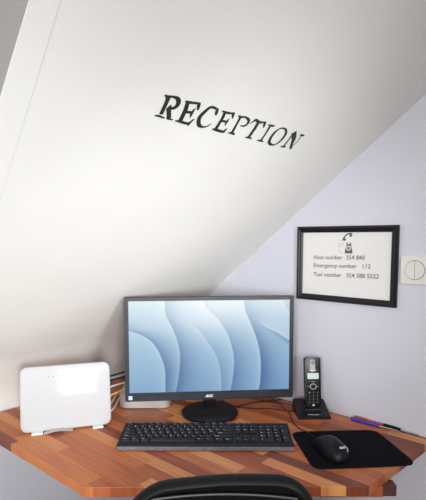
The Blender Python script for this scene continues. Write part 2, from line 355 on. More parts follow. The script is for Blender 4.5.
# ================================================================ RECEPTION lettering on the slope
rec = thing('wall_lettering', 'black hand-cut italic serif letters reading RECEPTION on the white slope', 'lettering', tuple(slp(0.72, -0.55)))
LET = {'R': [[(0.7571, -0.7625, 0.0086), (0.7481, -0.7592, 0.0066), (0.7204, -0.7535, 0.0064)], [(0.7579, -0.7719, 0.0026), (0.7576, -0.7636, 0.0043), (0.7601, -0.7522, 0.0041), (0.7591, -0.7422, 0.0062), (0.7532, -0.7352, 0.0075), (0.745, -0.7333, 0.0068), (0.7385, -0.7379, 0.0053), (0.7382, -0.7496, 0.0033)], [(0.7444, -0.747, 0.0012), (0.7379, -0.7451, 0.006)], [(0.7379, -0.7479, 0.0075), (0.7266, -0.739, 0.0069), (0.7169, -0.7319, 0.0078)], [(0.7154, -0.7364, 0.0025), (0.716, -0.7299, 0.0035), (0.7158, -0.7214, 0.0019)], [(0.7151, -0.7647, 0.0021), (0.7164, -0.7557, 0.0036), (0.7149, -0.7412, 0.0022)]], 'E': [[(0.7569, -0.7157, 0.0069), (0.7423, -0.7096, 0.0075), (0.717, -0.7035, 0.0073)], [(0.7589, -0.7227, 0.003), (0.7589, -0.7129, 0.0049), (0.7613, -0.6985, 0.0041), (0.763, -0.6878, 0.0038)], [(0.7625, -0.6906, 0.006), (0.7552, -0.686, 0.0054), (0.7486, -0.6827, 0.0023)], [(0.7387, -0.7058, 0.0048), (0.7405, -0.6963, 0.0045), (0.7422, -0.6912, 0.0026)], [(0.7513, -0.6912, 0.0019), (0.7413, -0.6914, 0.0052), (0.7296, -0.6872, 0.0016)], [(0.7155, -0.7153, 0.0019), (0.7166, -0.7051, 0.0045), (0.716, -0.6899, 0.0046), (0.717, -0.6822, 0.0047)], [(0.7299, -0.676, 0.002), (0.7222, -0.6788, 0.004), (0.7122, -0.6803, 0.0037)]], 'C': [[(0.7496, -0.6321, 0.0031), (0.7571, -0.6368, 0.0061), (0.7649, -0.6398, 0.003)], [(0.7627, -0.6419, 0.0037), (0.7637, -0.6539, 0.0046), (0.7602, -0.6606, 0.0056), (0.7489, -0.6646, 0.0069), (0.7364, -0.6666, 0.0073), (0.7256, -0.6609, 0.0071), (0.7186, -0.6527, 0.0062), (0.7173, -0.6415, 0.0039), (0.7215, -0.6329, 0.0028), (0.7292, -0.6277, 0.0018)]], 'E2': [[(0.7598, -0.6156, 0.0059), (0.7467, -0.6108, 0.006), (0.7211, -0.6065, 0.0066)], [(0.7621, -0.6255, 0.0027), (0.7616, -0.612, 0.0045), (0.7629, -0.6003, 0.0039), (0.7666, -0.5907, 0.0021)], [(0.7647, -0.5933, 0.0053), (0.7593, -0.5897, 0.0047), (0.7533, -0.5847, 0.0015)], [(0.7416, -0.6081, 0.0043), (0.7427, -0.5962, 0.004)], [(0.7511, -0.5933, 0.0014), (0.7429, -0.5931, 0.0047), (0.7334, -0.5901, 0.0015)], [(0.719, -0.6153, 0.0025), (0.7188, -0.6024, 0.0052), (0.7185, -0.5823, 0.0053)], [(0.7289, -0.5787, 0.0015), (0.7234, -0.5802, 0.0041), (0.7164, -0.5793, 0.003)]], 'P': [[(0.7617, -0.5678, 0.0055), (0.7469, -0.5633, 0.0049), (0.7235, -0.5565, 0.0058)], [(0.7191, -0.5672, 0.0015), (0.7214, -0.5568, 0.005), (0.7191, -0.5452, 0.0035)], [(0.7632, -0.5762, 0.0026), (0.7621, -0.566, 0.0044), (0.7647, -0.5559, 0.0034), (0.7623, -0.5428, 0.0049), (0.7573, -0.5363, 0.0054), (0.749, -0.5348, 0.0047), (0.7445, -0.5398, 0.0039), (0.7428, -0.55, 0.0015)]], 'T': [[(0.7613, -0.507, 0.0067), (0.7456, -0.5025, 0.0069), (0.7231, -0.4988, 0.0066)], [(0.7197, -0.5096, 0.002), (0.7211, -0.4981, 0.0041), (0.7202, -0.4863, 0.0025)], [(0.7537, -0.5279, 0.0016), (0.76, -0.5243, 0.0031), (0.7658, -0.5206, 0.005), (0.7634, -0.5067, 0.0051), (0.7653, -0.4949, 0.004), (0.7693, -0.4865, 0.0024)], [(0.7677, -0.4893, 0.0052), (0.7609, -0.4842, 0.0049), (0.7535, -0.479, 0.0016)]], 'I': [[(0.7626, -0.4636, 0.0054), (0.7404, -0.457, 0.0043), (0.7231, -0.4538, 0.0052)], [(0.764, -0.4732, 0.0021), (0.7641, -0.464, 0.0041), (0.7652, -0.4509, 0.0038)], [(0.7195, -0.4659, 0.0021), (0.7212, -0.4544, 0.0043), (0.72, -0.4428, 0.0022)]], 'O': [[(0.7667, -0.4199, 0.0035), (0.7628, -0.4279, 0.0035), (0.7501, -0.4325, 0.0061), (0.7327, -0.4289, 0.0066), (0.7224, -0.4212, 0.0063), (0.7184, -0.4081, 0.005), (0.7216, -0.3958, 0.0037), (0.7335, -0.3894, 0.0055), (0.7499, -0.3903, 0.0059), (0.7611, -0.3983, 0.0049), (0.7669, -0.41, 0.0039), (0.7667, -0.4199, 0.0035)]], 'N': [[(0.7597, -0.3676, 0.0046), (0.7446, -0.3653, 0.0037), (0.7283, -0.3617, 0.0043)], [(0.7195, -0.3708, 0.0024), (0.7224, -0.3622, 0.0053), (0.7216, -0.3525, 0.0029)], [(0.7303, -0.3628, 0.0019), (0.7223, -0.3605, 0.0072)], [(0.7656, -0.3707, 0.0114), (0.7499, -0.351, 0.0095), (0.7319, -0.3382, 0.0063), (0.7206, -0.3269, 0.0059)], [(0.7595, -0.3328, 0.0029), (0.7455, -0.3287, 0.0019), (0.7311, -0.3308, 0.0024)], [(0.7645, -0.341, 0.0033), (0.7646, -0.3332, 0.0057), (0.7654, -0.3235, 0.0019)]]}
for k, strokes in LET.items():
    bm = bmesh.new()
    for i, s in enumerate(strokes): ribbon(bm, [(a_, b_, w_ * 1.28) for a_, b_, w_ in s], slp, 0.0006 + 0.00005 * i)
    obj('letter', bm, M_VINYL, rec)

# ================================================================ framed notice on the gable wall
fr = thing('picture_frame', 'black frame on the lavender wall with a printed list of phone numbers', 'picture frame', tuple(gab(-0.638, -0.08)))
FU0, FU1, FZ0, FZ1 = -0.7965, -0.4725, -0.1965, 0.0370
MG = frame_of(gab(0, -EYE) + Z * EYE, D1, Z, -N1)        # local x along wall, y up, z out of the wall
bm = bmesh.new(); prof = [(0.0, 0.001), (0.0, 0.011), (0.003, 0.0145), (0.008, 0.0145), (0.011, 0.0125), (0.015, 0.0115), (0.019, 0.0088), (0.019, 0.001)]
rings = []
for ins, h in prof:
    rings.append([bm.verts.new(MG @ Vector((u, z, h))) for u, z in ((FU0 + ins, FZ0 + ins), (FU1 - ins, FZ0 + ins), (FU1 - ins, FZ1 - ins), (FU0 + ins, FZ1 - ins))])
for i in range(len(rings)):
    A_, B_ = rings[i], rings[(i + 1) % len(rings)]
    for k in range(4): bm.faces.new((A_[k], A_[(k + 1) % 4], B_[(k + 1) % 4], B_[k]))
obj('frame', bm, M_FRAME, fr)
bm = bmesh.new(); box(bm, FU0 + 0.0185, FU1 - 0.0185, FZ0 + 0.0185, FZ1 - 0.0185, 0.003, 0.005, MG); paper = obj('paper', bm, M_PAPER, fr, label='white paper with printed text')
bm = bmesh.new(); box(bm, FU0 + 0.0188, FU1 - 0.0188, FZ0 + 0.0188, FZ1 - 0.0188, 0.0068, 0.0080, MG); obj('glass', bm, M_GLASS, fr)
for (s, u, z, w_) in (('Host number  354 840', -0.738, -0.066, 0.168), ('Emergency number   112', -0.738, -0.0915, 0.186), ('Taxi number   354 588 5522', -0.738, -0.120, 0.212)):
    t = text_bm(s, w_, MG @ Matrix.Translation((u, z, 0.0051)) @ Matrix.Rotation(math.radians(1.0), 4, 'Z'), bold=0.010)
    obj('printed_text', t, M_INK, paper)
def gi(a, b, l): return MG @ Vector((a, b, 0.0051 + l))
# printed telephone: crop pixels -> wall metres
def ic(x, y): return (-0.6535 + (x - 50) * 0.000197, 0.0185 - (y - 55) * 0.000198)
bm = bmesh.new()
def ist(pts, w_, l=0.0): ribbon(bm, [(*ic(x, y), ww * 0.0002) for x, y, ww in pts], gi, l, 5)
ist([(125, 165, 40), (140, 130, 22), (180, 92, 20), (225, 80, 24), (262, 92, 40)], 1)
ist([(112, 160, 20), (140, 168, 44), (162, 158, 20)], 1, 0.00003)
ist([(222, 108, 30), (245, 112, 30), (262, 100, 20)], 1, 0.00003)
body_pts = [(150, 378), (158, 310), (178, 255), (172, 215), (192, 212), (196, 238), (228, 238), (234, 212), (252, 215), (250, 255), (268, 310), (276, 378)]
v = [bm.verts.new(gi(*ic(x, y), 0.0001)) for x, y in body_pts]; bm.faces.new(v)
ic_o = obj('printed_telephone', bm, M_INK, paper)
bm = bmesh.new()
def disc(bm, cx, cy, r0, r1, l, n=28):
    A_ = [bm.verts.new(gi(*ic(cx + r1 * math.cos(2 * math.pi * k / n), cy + r1 * math.sin(2 * math.pi * k / n)), l)) for k in range(n)]
    B_ = [bm.verts.new(gi(*ic(cx + r0 * math.cos(2 * math.pi * k / n), cy + r0 * math.sin(2 * math.pi * k / n)), l)) for k in range(n)]
    for k in range(n): bm.faces.new((A_[k], A_[(k + 1) % n], B_[(k + 1) % n], B_[k]))
disc(bm, 212, 298, 22, 38, 0.0002)
obj('printed_dial', bm, M_PAPER, paper)
bm = bmesh.new()
ribbon(bm, [(*ic(x, y), 0.0013) for x, y in ((120, 172), (70, 195), (42, 240), (70, 275), (115, 262), (118, 228), (92, 232), (62, 275), (50, 320), (75, 368), (125, 375))], gi, 0.0001, 6)
obj('printed_cord', bm, M_INKL, paper)

# ================================================================ round rotary switch on a square plate
SWU, SWZ = -0.4260, -0.0870
sw = thing('light_switch', 'square ivory switch plate with a round split rocker at the right edge', 'light switch', tuple(gab(SWU, SWZ)))
MSW = MG @ Matrix.Translation((SWU, SWZ, 0))
bm = bmesh.new(); prism(bm, rrect(-0.0390, 0.0390, -0.0390, 0.0390, 0.003, 3), 0.0005, 0.0080, MSW, bev=0.0012, seg=2); obj('plate', bm, M_SWITCH, sw)
bm = bmesh.new(); lathe(bm, [(0.0245, 0.0075), (0.0272, 0.0075), (0.0272, 0.0085), (0.0245, 0.0085)], MSW, 48); obj('ring', bm, M_SWGAP, sw, label='thin darker ring around the rocker')
for s in (-1, 1):
    pts = [(s * 0.0006, -0.0252), (s * 0.0006, 0.0252)] + [(s * 0.0252 * math.sin(math.radians(a_)), 0.0252 * math.cos(math.radians(a_))) for a_ in range(8, 176, 8)]
    bm = bmesh.new(); prism(bm, pts, 0.0078, 0.0110, MSW, bev=0.0007, seg=1); obj('rocker', bm, M_SWITCH, sw)

# ================================================================ monitor
ya = math.radians(4.82); ti = math.radians(0.91)
mx = Vector((math.cos(ya), math.sin(ya), 0)); mn = Vector((-math.sin(ya), math.cos(ya), 0)); mz = Z * math.cos(ti) + mn * math.sin(ti)
mo = Vector((-0.2688, 1.3841, EYE - 0.5002)); MW, MH = 0.5229, 0.3229
MM = frame_of(mo, mx, mz, -(mn * math.cos(ti) - Z * math.sin(ti)))       # local: x right, y up, z towards the viewer
mon = thing('monitor', 'dark-bezelled widescreen monitor showing blue waves, standing mid-desk', 'monitor', (-0.012, 1.415, DESK))
bl, bt, bb, br = 0.0130, 0.0125, 0.0265, 0.0125
SX0, SX1, SY0, SY1 = bl, MW - br, bb, MH - bt
bm = bmesh.new()
out = rrect(0, MW, 0, MH, 0.004, 3); inn = rrect(SX0, SX1, SY0, SY1, 0.0008, 3)
def ring_mesh(bm, out, inn, z0, z1, zi):
    n = len(out)
    a_ = [bm.verts.new(MM @ Vector((*p, z0))) for p in out]; b_ = [bm.verts.new(MM @ Vector((*p, z1 - 0.0012))) for p in out]
    cx = sum(p[0] for p in out) / n; cy = sum(p[1] for p in out) / n
    c_ = [bm.verts.new(MM @ Vector((p[0] + (0.0012 if p[0] < cx else -0.0012), p[1] + (0.0012 if p[1] < cy else -0.0012), z1))) for p in out]
    d_ = [bm.verts.new(MM @ Vector((*p, z1))) for p in inn]; e_ = [bm.verts.new(MM @ Vector((*p, zi))) for p in inn]
    for A_, B_ in ((a_, b_), (b_, c_), (c_, d_), (d_, e_)):
        for k in range(n): bm.faces.new((A_[k], A_[(k + 1) % n], B_[(k + 1) % n], B_[k]))
ring_mesh(bm, out, inn, -0.014, 0.0, -0.004)
bez = obj('bezel', bm, M_BEZEL, mon)
bm = bmesh.new()
prism(bm, rrect(0.0008, MW - 0.0008, 0.0008, MH - 0.0008, 0.004, 3), -0.022, -0.0142, MM, bev=0.002)
prism(bm, rrect(0.11, MW - 0.11, 0.05, MH - 0.07, 0.02, 5), -0.045, -0.022, MM, bev=0.010, seg=3)
obj('back_cover', bm, M_BLACK, mon, smooth=True)
# lit picture of layered blue waves
def lerp(a, b, t): return a + (b - a) * t
CUR = [  # (t, s) points of each wave boundary
 [(0.0, -0.5), (0.31, -0.03), (0.32, 0.0025), (0.36, 0.064), (0.437, 0.133), (0.50, 0.160), (0.575, 0.185), (0.746, 0.215), (1.0, 0.218)],
 [(0.0, 0.217), (0.15, 0.2246), (0.30, 0.264), (0.45, 0.296), (0.586, 0.310), (0.81, 0.303), (1.0, 0.283)],
 [(0.0, 0.14), (0.19, 0.31), (0.23, 0.349), (0.32, 0.427), (0.45, 0.48), (0.575, 0.525), (0.752, 0.559), (1.0, 0.568)],
 [(0.0, 0.45), (0.0875, 0.478), (0.206, 0.5455), (0.35, 0.60), (0.515, 0.6335), (0.657, 0.647), (0.847, 0.640), (1.0, 0.625)],
 [(0.0, 0.706), (0.123, 0.719), (0.30, 0.762), (0.515, 0.803), (0.68, 0.816), (0.894, 0.8135), (1.0, 0.804)],
 [(0.0, 0.58), (0.20, 0.77), (0.218, 0.789), (0.30, 0.843), (0.37, 0.925), (0.455, 1.0), (0.5, 1.05)],
 [(0.0, 0.952), (0.147, 1.0), (0.2, 1.03)]]
FADE = [None, None, 0.17, None, None, 0.19, None]
AMP = [1.0, 1.0, 0.45, 0.85, 1.25, 0.0, 0.5]
def hermite(c, t):
    n_ = len(c)
    for i in range(n_ - 1):
        if t <= c[i + 1][0]:
            (t0, s0), (t1, s1) = c[i], c[i + 1]; h_ = t1 - t0
            m0 = (s1 - c[i - 1][1]) / (t1 - c[i - 1][0]) if i > 0 else (s1 - s0) / h_
            m1 = (c[i + 2][1] - s0) / (c[i + 2][0] - t0) if i + 2 < n_ else (s1 - s0) / h_
            k = (t - t0) / h_
            return (2*k**3-3*k*k+1)*s0 + (k**3-2*k*k+k)*h_*m0 + (-2*k**3+3*k*k)*s1 + (k**3-k*k)*h_*m1
def curve_s(c, t):
    if t < c[0][0]: return None
    for (t0, s0), (t1, s1) in zip(c, c[1:]):
        if t <= t1:
            return hermite(c, t)
    return None
def lin(c): return tuple(((v / 255 + 0.055) / 1.055) ** 2.4 if v > 10 else v / 3294 for v in c)
TOP, MID, BOT = (212, 228, 236), (163, 197, 221), (128, 170, 206)
def scr_col(s, t):
    base = [lerp(a, b, t / 0.45) for a, b in zip(TOP, MID)] if t < 0.45 else [lerp(a, b, (t - 0.45) / 0.55) for a, b in zip(MID, BOT)]
    dist = None; last = None
    glow = 0.0; dark = 0.0
    for c, a_, fd in zip(CUR, AMP, FADE):
        cs = curve_s(c, t)
        if fd is not None: a_ = a_ * min(max((t - fd) / 0.14, 0), 1)
        if cs is None: continue
        d = s - cs
        if d >= 0: dark = lerp(dark, max(dark * 0.6, a_ * math.exp(-d / 0.085)), min(d / 0.007, 1) * (1 if fd is None else min(a_ * 4, 1)))
        elif glow == 0.0: glow = math.exp(d / 0.030) * (0.5 + 0.5 * a_) * min(a_ * 3, 1)
    cf = curve_s(CUR[5], t); lift = 0.0
    if cf is not None and s > cf: lift = min(max((t - 0.19) / 0.1, 0), 1) * math.exp(-(s - cf) / 0.12) * 0.35
    elif cf is not None and t > 0.2: dark = max(dark, 0.9 * math.exp((s - cf) / 0.05) * min((t - 0.2) / 0.1, 1))
    k = dark * (0.35 + 0.75 * min(t * 1.2, 1)) 
    col = [lerp(b, q, min(k * 0.88, 0.95)) for b, q in zip(base, (72, 108, 156))]
    w_ = math.exp(-((s - 0.50) / 0.24) ** 2) * math.exp(-(t / 0.35) ** 2) * 0.55 + glow * 0.26 + lift
    return [lerp(b, q, min(w_, 1)) for b, q in zip(col, (238, 242, 243))]
GX, GY = 320, 170
me = bpy.data.meshes.new('screen'); vs = []; fs = []
for j in range(GY + 1):
    for i in range(GX + 1):
        vs.append(MM @ Vector((lerp(SX0, SX1, i / GX), lerp(SY1, SY0, j / GY), -0.0032)) - wloc(mon))
for j in range(GY):
    for i in range(GX):
        k = j * (GX + 1) + i; fs.append((k, k + GX + 1, k + GX + 2, k + 1))
me.from_pydata(vs, [], fs); ca = me.color_attributes.new('picture', 'FLOAT_COLOR', 'POINT')
for j in range(GY + 1):
    for i in range(GX + 1):
        ca.data[j * (GX + 1) + i].color = (*lin(scr_col(i / GX, j / GY)), 1)
sm = bpy.data.materials.new('lit_screen'); sm.use_nodes = True; nt = sm.node_tree; b = nt.nodes['Principled BSDF']
b.inputs['Base Color'].default_value = (0.01, 0.01, 0.01, 1); b.inputs['Roughness'].default_value = 0.35
at = nt.nodes.new('ShaderNodeVertexColor'); at.layer_name = 'picture'
nt.links.new(at.outputs['Color'], b.inputs['Emission Color']); b.inputs['Emission Strength'].default_value = 0.93
me.materials.append(sm); so = bpy.data.objects.new('screen', me); C.objects.link(so); so.parent = mon
so['label'] = 'lit screen with layered blue waves'
t = text_bm('AOC', 0.025, MM @ Matrix.Translation((MW / 2 - 0.003, bb / 2 - 0.001, 0.0002)), centre=True, height=0.0090, shear=0.15, bold=0.05); obj('logo', t, M_LEG, bez, label='small white logo')
bm = bmesh.new()
for k in range(6): box(bm, MW - 0.034 + k * 0.0030, MW - 0.0320 + k * 0.0030, MH - 0.0088, MH - 0.0062, 0.0, 0.0002, MM)
obj('faint_marking', bm, M_GREYDOT, bez)
bm = bmesh.new(); box(bm, 0.010, 0.0215, 0.006, 0.018, 0.0, 0.0003, MM); obj('sticker', bm, M_STICK, bez, label='small pale blue square sticker')
for k in range(5):
    bm = bmesh.new(); box(bm, MW - 0.12 + k * 0.02, MW - 0.112 + k * 0.02, 0.0015, 0.0050, -0.0004, 0.0008, MM, bev=0.0003); obj('button', bm, M_BLACK, bez)
bm = bmesh.new(); MBs = Matrix.Translation((-0.010, 1.420, DESK))
lathe(bm, [(0.082, 0.0), (0.0885, 0.002), (0.0885, 0.008), (0.082, 0.0125), (0.02, 0.0132)], MBs, 56); obj('stand_base', bm, M_BLACK, mon, smooth=True)
bm = bmesh.new(); prism(bm, rrect(-0.0185, 0.0185, -0.012, 0.012, 0.004, 4), 0.012, 0.145, Matrix.Translation((-0.010, 1.452, DESK)) @ Matrix.Rotation(ya, 4, 'Z'), bev=0.001)
obj('stand_neck', bm, M_BLACKG, mon, smooth=True)

# ================================================================ keyboard
kb = thing('keyboard', 'long black keyboard with grey front lip lying before the monitor', 'keyboard', (-0.02, 1.22, DESK))
KW, KD = 0.4628, 0.1255
sl_a = math.atan2(0.014, KD)
MK = Matrix.Translation((-0.2509, 1.1615, DESK)) @ Matrix.Rotation(math.radians(-0.45), 4, 'Z')
bm = bmesh.new()                                # wedge-shaped case: profile along depth, extruded along width
pr = [(0.000, 0.0006), (0.0, 0.0118), (0.002, 0.0132), (0.018, 0.0148), (0.020, 0.0125), (KD - 0.004, 0.0225), (KD - 0.002, 0.0245), (KD, 0.0235), (KD, 0.006), (KD - 0.01, 0.0006)]
L_ = [bm.verts.new(MK @ Vector((0, y, z))) for y, z in pr]; R_ = [bm.verts.new(MK @ Vector((KW, y, z))) for y, z in pr]
bm.faces.new(L_[::-1]); bm.faces.new(R_); n = len(pr)
for i in range(n): bm.faces.new((L_[i], L_[(i + 1) % n], R_[(i + 1) % n], R_[i]))
obj('case', bm, M_KEYB, kb)
bm = bmesh.new(); box(bm, 0.0005, KW - 0.0005, -0.0016, 0.0004, 0.0015, 0.0118, MK, bev=0.0006); obj('front_lip', bm, M_LIP, kb, label='grey front edge of the keyboard')
UX = (KW - 0.016) / 22.6; RY = 0.0166
def keytop(y): return 0.0125 + (y - 0.020) * (0.0100 / (KD - 0.024))
keys = []                                        # (x in units, row from front, width, depth rows, legend)
def row(r, items, x=0.0):
    for wd, lg in items:
        if lg is not None: keys.append((x, r, wd, 1, lg))
        x += wd
row(5.15, [(1, 'Esc'), (1, None)] + [(1, 'F%d' % i) for i in range(1, 5)] + [(0.5, None)] + [(1, 'F%d' % i) for i in range(5, 9)] + [(0.5, None)] + [(1, 'F%d' % i) for i in range(9, 13)] + [(0.3, None), (1, 'PrSc'), (1, 'ScLk'), (1, 'Ps')])
row(4, [(1, c) for c in '`1234567890-='] + [(2, '←'), (0.3, None), (1, 'Ins'), (1, 'Hm'), (1, 'PU'), (0.3, None), (1, 'Num'), (1, '/'), (1, '*'), (1, '-')])
row(3, [(1.5, 'Tab')] + [(1, c) for c in 'QWERTYUIOP[]'] + [(1.5, '\\'), (0.3, None), (1, 'Del'), (1, 'End'), (1, 'PD'), (0.3, None), (1, '7'), (1, '8'), (1, '9')])
row(2, [(1.75, 'Caps')] + [(1, c) for c in "ASDFGHJKL;'"] + [(2.25, 'Enter'), (3.6, None), (1, '4'), (1, '5'), (1, '6')])
row(1, [(2.25, 'Shift')] + [(1, c) for c in 'ZXCVBNM,./'] + [(2.75, 'Shift'), (1.3, None), (1, '↑'), (1.3, None), (1, '1'), (1, '2'), (1, '3')])
row(0, [(1.25, 'Ctrl'), (1.25, 'Win'), (1.25, 'Alt'), (6.25, ''), (1.25, 'Alt'), (1.25, 'Fn'), (1.25, 'Ctx'), (1.25, 'Ctrl'), (0.3, None), (1, '←'), (1, '↓'), (1, '→'), (0.3, None), (2, '0'), (1, '.')])
keys.append((21.6, 2, 1, 2, '+')); keys.append((21.6, 0, 1, 2, 'Ent'))
rest = bmesh.new()
keys.sort(key=lambda k: (k[1], -k[2]))
for i, (x, r, wd, dr, lg) in enumerate(keys):
    x0 = 0.008 + x * UX + 0.0008; x1 = 0.008 + (x + wd) * UX - 0.0008
    y0 = 0.0215 + r * (RY - 0.0002) + 0.0008; y1 = y0 + RY * dr - 0.0018
    zc = keytop((y0 + y1) / 2)
    kbm = bmesh.new(); b2 = bmesh.new(); bmesh.ops.create_cube(b2, size=1)
    for v in b2.verts:
        tp = v.co.z > 0; ins = 0.0017 if tp else 0
        v.co = Vector(((x0 + ins) if v.co.x < 0 else (x1 - ins), (y0 + ins * 0.6) if v.co.y < 0 else (y1 - ins), zc + (0.0062 if tp else -0.001)))
    bmesh.ops.bevel(b2, geom=b2.edges[:], offset=0.0005, segments=1, affect='EDGES')
    join(kbm, b2, MK, 0)
    if lg:
        MT = MK @ Matrix.Translation((x0 + 0.0030, y0 + 0.0062 + (0.008 if dr == 2 else 0), zc + 0.0064))
        hgt = 0.0046 if len(lg) == 1 else 0.0032
        wdt = 0.0034 if len(lg) == 1 else min(0.0022 * len(lg), (x1 - x0) - 0.006)
        tb = text_bm(lg, wdt, MT, height=hgt if lg not in '-.,`' else 0.0015, mi=1, bold=0.02); join(kbm, tb)
    if i < 100: obj('key', kbm, [M_KEY, M_LEG], kb)
    else: join(rest, kbm)
ro = obj('key', rest, [M_KEY, M_LEG], kb); ro['kind'] = 'stuff'

# ================================================================ router
rt = thing('router', 'upright glossy white router with rounded corners on a small stand', 'router', (-0.42, 1.30, DESK))
ry = math.radians(16.5); rt_t = math.radians(11)
rx = Vector((math.cos(ry), math.sin(ry), 0)); rn = Vector((-math.sin(ry), math.cos(ry), 0)); rz = Z * math.cos(rt_t) + rn * math.sin(rt_t)
RW, RH = 0.2500, 0.1820
MR = frame_of(Vector((-0.5390, 1.2550, DESK + 0.0045)), rx, rz, rz.cross(rx) * -1)   # z towards the viewer
if (MR.to_3x3() @ Vector((0, 0, 1))).y > 0: MR = frame_of(Vector((-0.5390, 1.2550, DESK + 0.0045)), rx, rz, rz.cross(rx))
bm = bmesh.new(); NR = 14; RR = 0.020
def shell_ring(ins, z, bulge):
    pts = rrect(ins, RW - ins, ins, RH - ins, max(RR - ins, 0.0005), 8)
    return [bm.verts.new(MR @ Vector((x, y, z + (bulge * (1 - ((x - RW / 2) / (RW / 2)) ** 2) * (1 - ((y - RH / 2) / (RH / 2)) ** 2))))) for x, y in pts]
lay = [(0.004, -0.030, 0), (0.0012, -0.0285, 0), (0.0, -0.026, 0), (0.0, -0.004, 0), (0.0006, -0.0018, 0), (0.0022, -0.0004, 0)]
rings = [shell_ring(*l) for l in lay]
n = len(rings[0])
for A_, B_ in zip(rings, rings[1:]):
    for k in range(n): bm.faces.new((A_[k], A_[(k + 1) % n], B_[(k + 1) % n], B_[k]))
bm.faces.new(rings[0][::-1])
# gently domed front made of shrinking rings
prev = rings[-1]; outp = [(x, y) for x, y in rrect(0.0022, RW - 0.0022, 0.0022, RH - 0.0022, RR - 0.0022, 8)]
for s in range(1, 13):
    f = 1 - s / 13.0
    cur = []
    for x, y in outp:
        X = RW / 2 + (x - RW / 2) * f; Y = RH / 2 + (y - RH / 2) * f
        d = 1 - f * f
        cur.append(bm.verts.new(MR @ Vector((X, Y, -0.0004 + 0.0030 * d))))
    for k in range(n): bm.faces.new((prev[k], prev[(k + 1) % n], cur[(k + 1) % n], cur[k]))
    prev = cur
bm.faces.new(prev)
rb = obj('housing', bm, M_WHITE, rt, smooth=True, angle=50)
for k in range(9):
    bm = bmesh.new(); lathe(bm, [(0.0014, 0.0005), (0.0014, 0.0033)], MR @ Matrix.Translation((0.077 + k * 0.0125, RH - 0.0300 + k * 0.0003, 0)), 10); obj('indicator', bm, M_GREYDOT, rb)
for xx in (0.030, 0.196):
    bm = bmesh.new(); MF = frame_of(Vector((-0.5390, 1.2550, DESK)), rx, rn, Z)
    prism(bm, [(xx, -0.014), (xx + 0.030, -0.014), (xx + 0.030, 0.055), (xx, 0.055)], 0.0003, 0.0058, MF, bev=0.0012, seg=2); obj('stand_foot', bm, M_WHITE2, rt)
bm = bmesh.new(); MF = frame_of(Vector((-0.5390, 1.2550, DESK)), rx, rn, Z)
b2 = bmesh.new(); NS = 10; top_ = []; bot_ = []
for i in range(NS + 1):
    t_ = i / NS; x = 0.063 + 0.078 * t_; y = -0.020 + 0.004 * t_; z = 0.0008 + 0.0065 * math.sin(math.pi * min(t_ * 1.0, 1)) * (1 - 0.3 * t_)
    top_.append((b2.verts.new((x, y, z + 0.0012)), b2.verts.new((x, y + 0.016, z + 0.0032))))
for i in range(NS): b2.faces.new((top_[i][0], top_[i][1], top_[i + 1][1], top_[i + 1][0]))
bmesh.ops.solidify(b2, geom=b2.faces[:], thickness=0.0006)
join(bm, b2, MF); obj('paper_tag', bm, M_WHITE2, rt, label='curled white tag under the router')

# ================================================================ small silver computer
mc = thing('small_computer', 'low silver square computer tucked behind the lower left of the monitor', 'computer', (-0.222, 1.54, DESK))
MC = Matrix.Translation((-0.304, 1.459, DESK)) @ Matrix.Rotation(math.radians(0.5), 4, 'Z')
bm = bmesh.new(); prism(bm, rrect(0, 0.165, 0, 0.160, 0.018, 7), 0.0025, 0.050, MC, bev=0.003, seg=3); obj('housing', bm, M_SILVER, mc, smooth=True)
bm = bmesh.new(); prism(bm, rrect(0.006, 0.159, 0.006, 0.154, 0.015, 7), 0.0002, 0.0026, MC); obj('base_plate', bm, M_RUBBER, mc, smooth=True)
bm = bmesh.new(); box(bm, 0.035, 0.130, -0.0003, 0.0008, 0.034, 0.0356, MC); obj('disc_slot', bm, M_RUBBER, mc)

# ================================================================ cordless telephone
ph = thing('charging_dock', 'black wedge-shaped charging dock of the cordless telephone, right of the monitor', 'charging dock', (0.30, 1.41, DESK))
MP = Matrix.Translation((0.2600, 1.3680, DESK)) @ Matrix.Rotation(math.radians(2.5), 4, 'Z')
PW, PD = 0.1020, 0.092
bm = bmesh.new()
pr = [(0, 0.0004), (0, 0.006), (0.003, 0.0085), (0.020, 0.012), (0.080, 0.033), (PD - 0.004, 0.036), (PD, 0.033), (PD, 0.0004)]
b2 = bmesh.new(); L_ = [b2.verts.new((0.000 if z < 0.004 else 0.002, y, z)) for y, z in pr]; R_ = [b2.verts.new((PW if z < 0.004 else PW - 0.002, y, z)) for y, z in pr]
b2.faces.new(L_[::-1]); b2.faces.new(R_); n = len(pr)
for i in range(n): b2.faces.new((L_[i], L_[(i + 1) % n], R_[(i + 1) % n], R_[i]))
bmesh.ops.bevel(b2, geom=b2.edges[:], offset=0.0014, segments=2, affect='EDGES'); join(bm, b2, MP)
pb = obj('housing', bm, M_BLACKG, ph, smooth=True, angle=30)
sa = math.atan2(0.021, 0.060)
t = text_bm('Panasonic', 0.034, MP @ Matrix.Translation((PW / 2 - 0.002, 0.0100, 0.0121)) @ Matrix.Rotation(0.22, 4, 'X'), centre=True, height=0.0052, bold=0.02); obj('logo', t, M_LEG, pb, label='small white maker name')
bm = bmesh.new(); box(bm, 0.0235, 0.0765, 0.024, 0.050, 0.010, 0.0245, MP, bev=0.003); obj('cradle', bm, M_BLACK, ph)

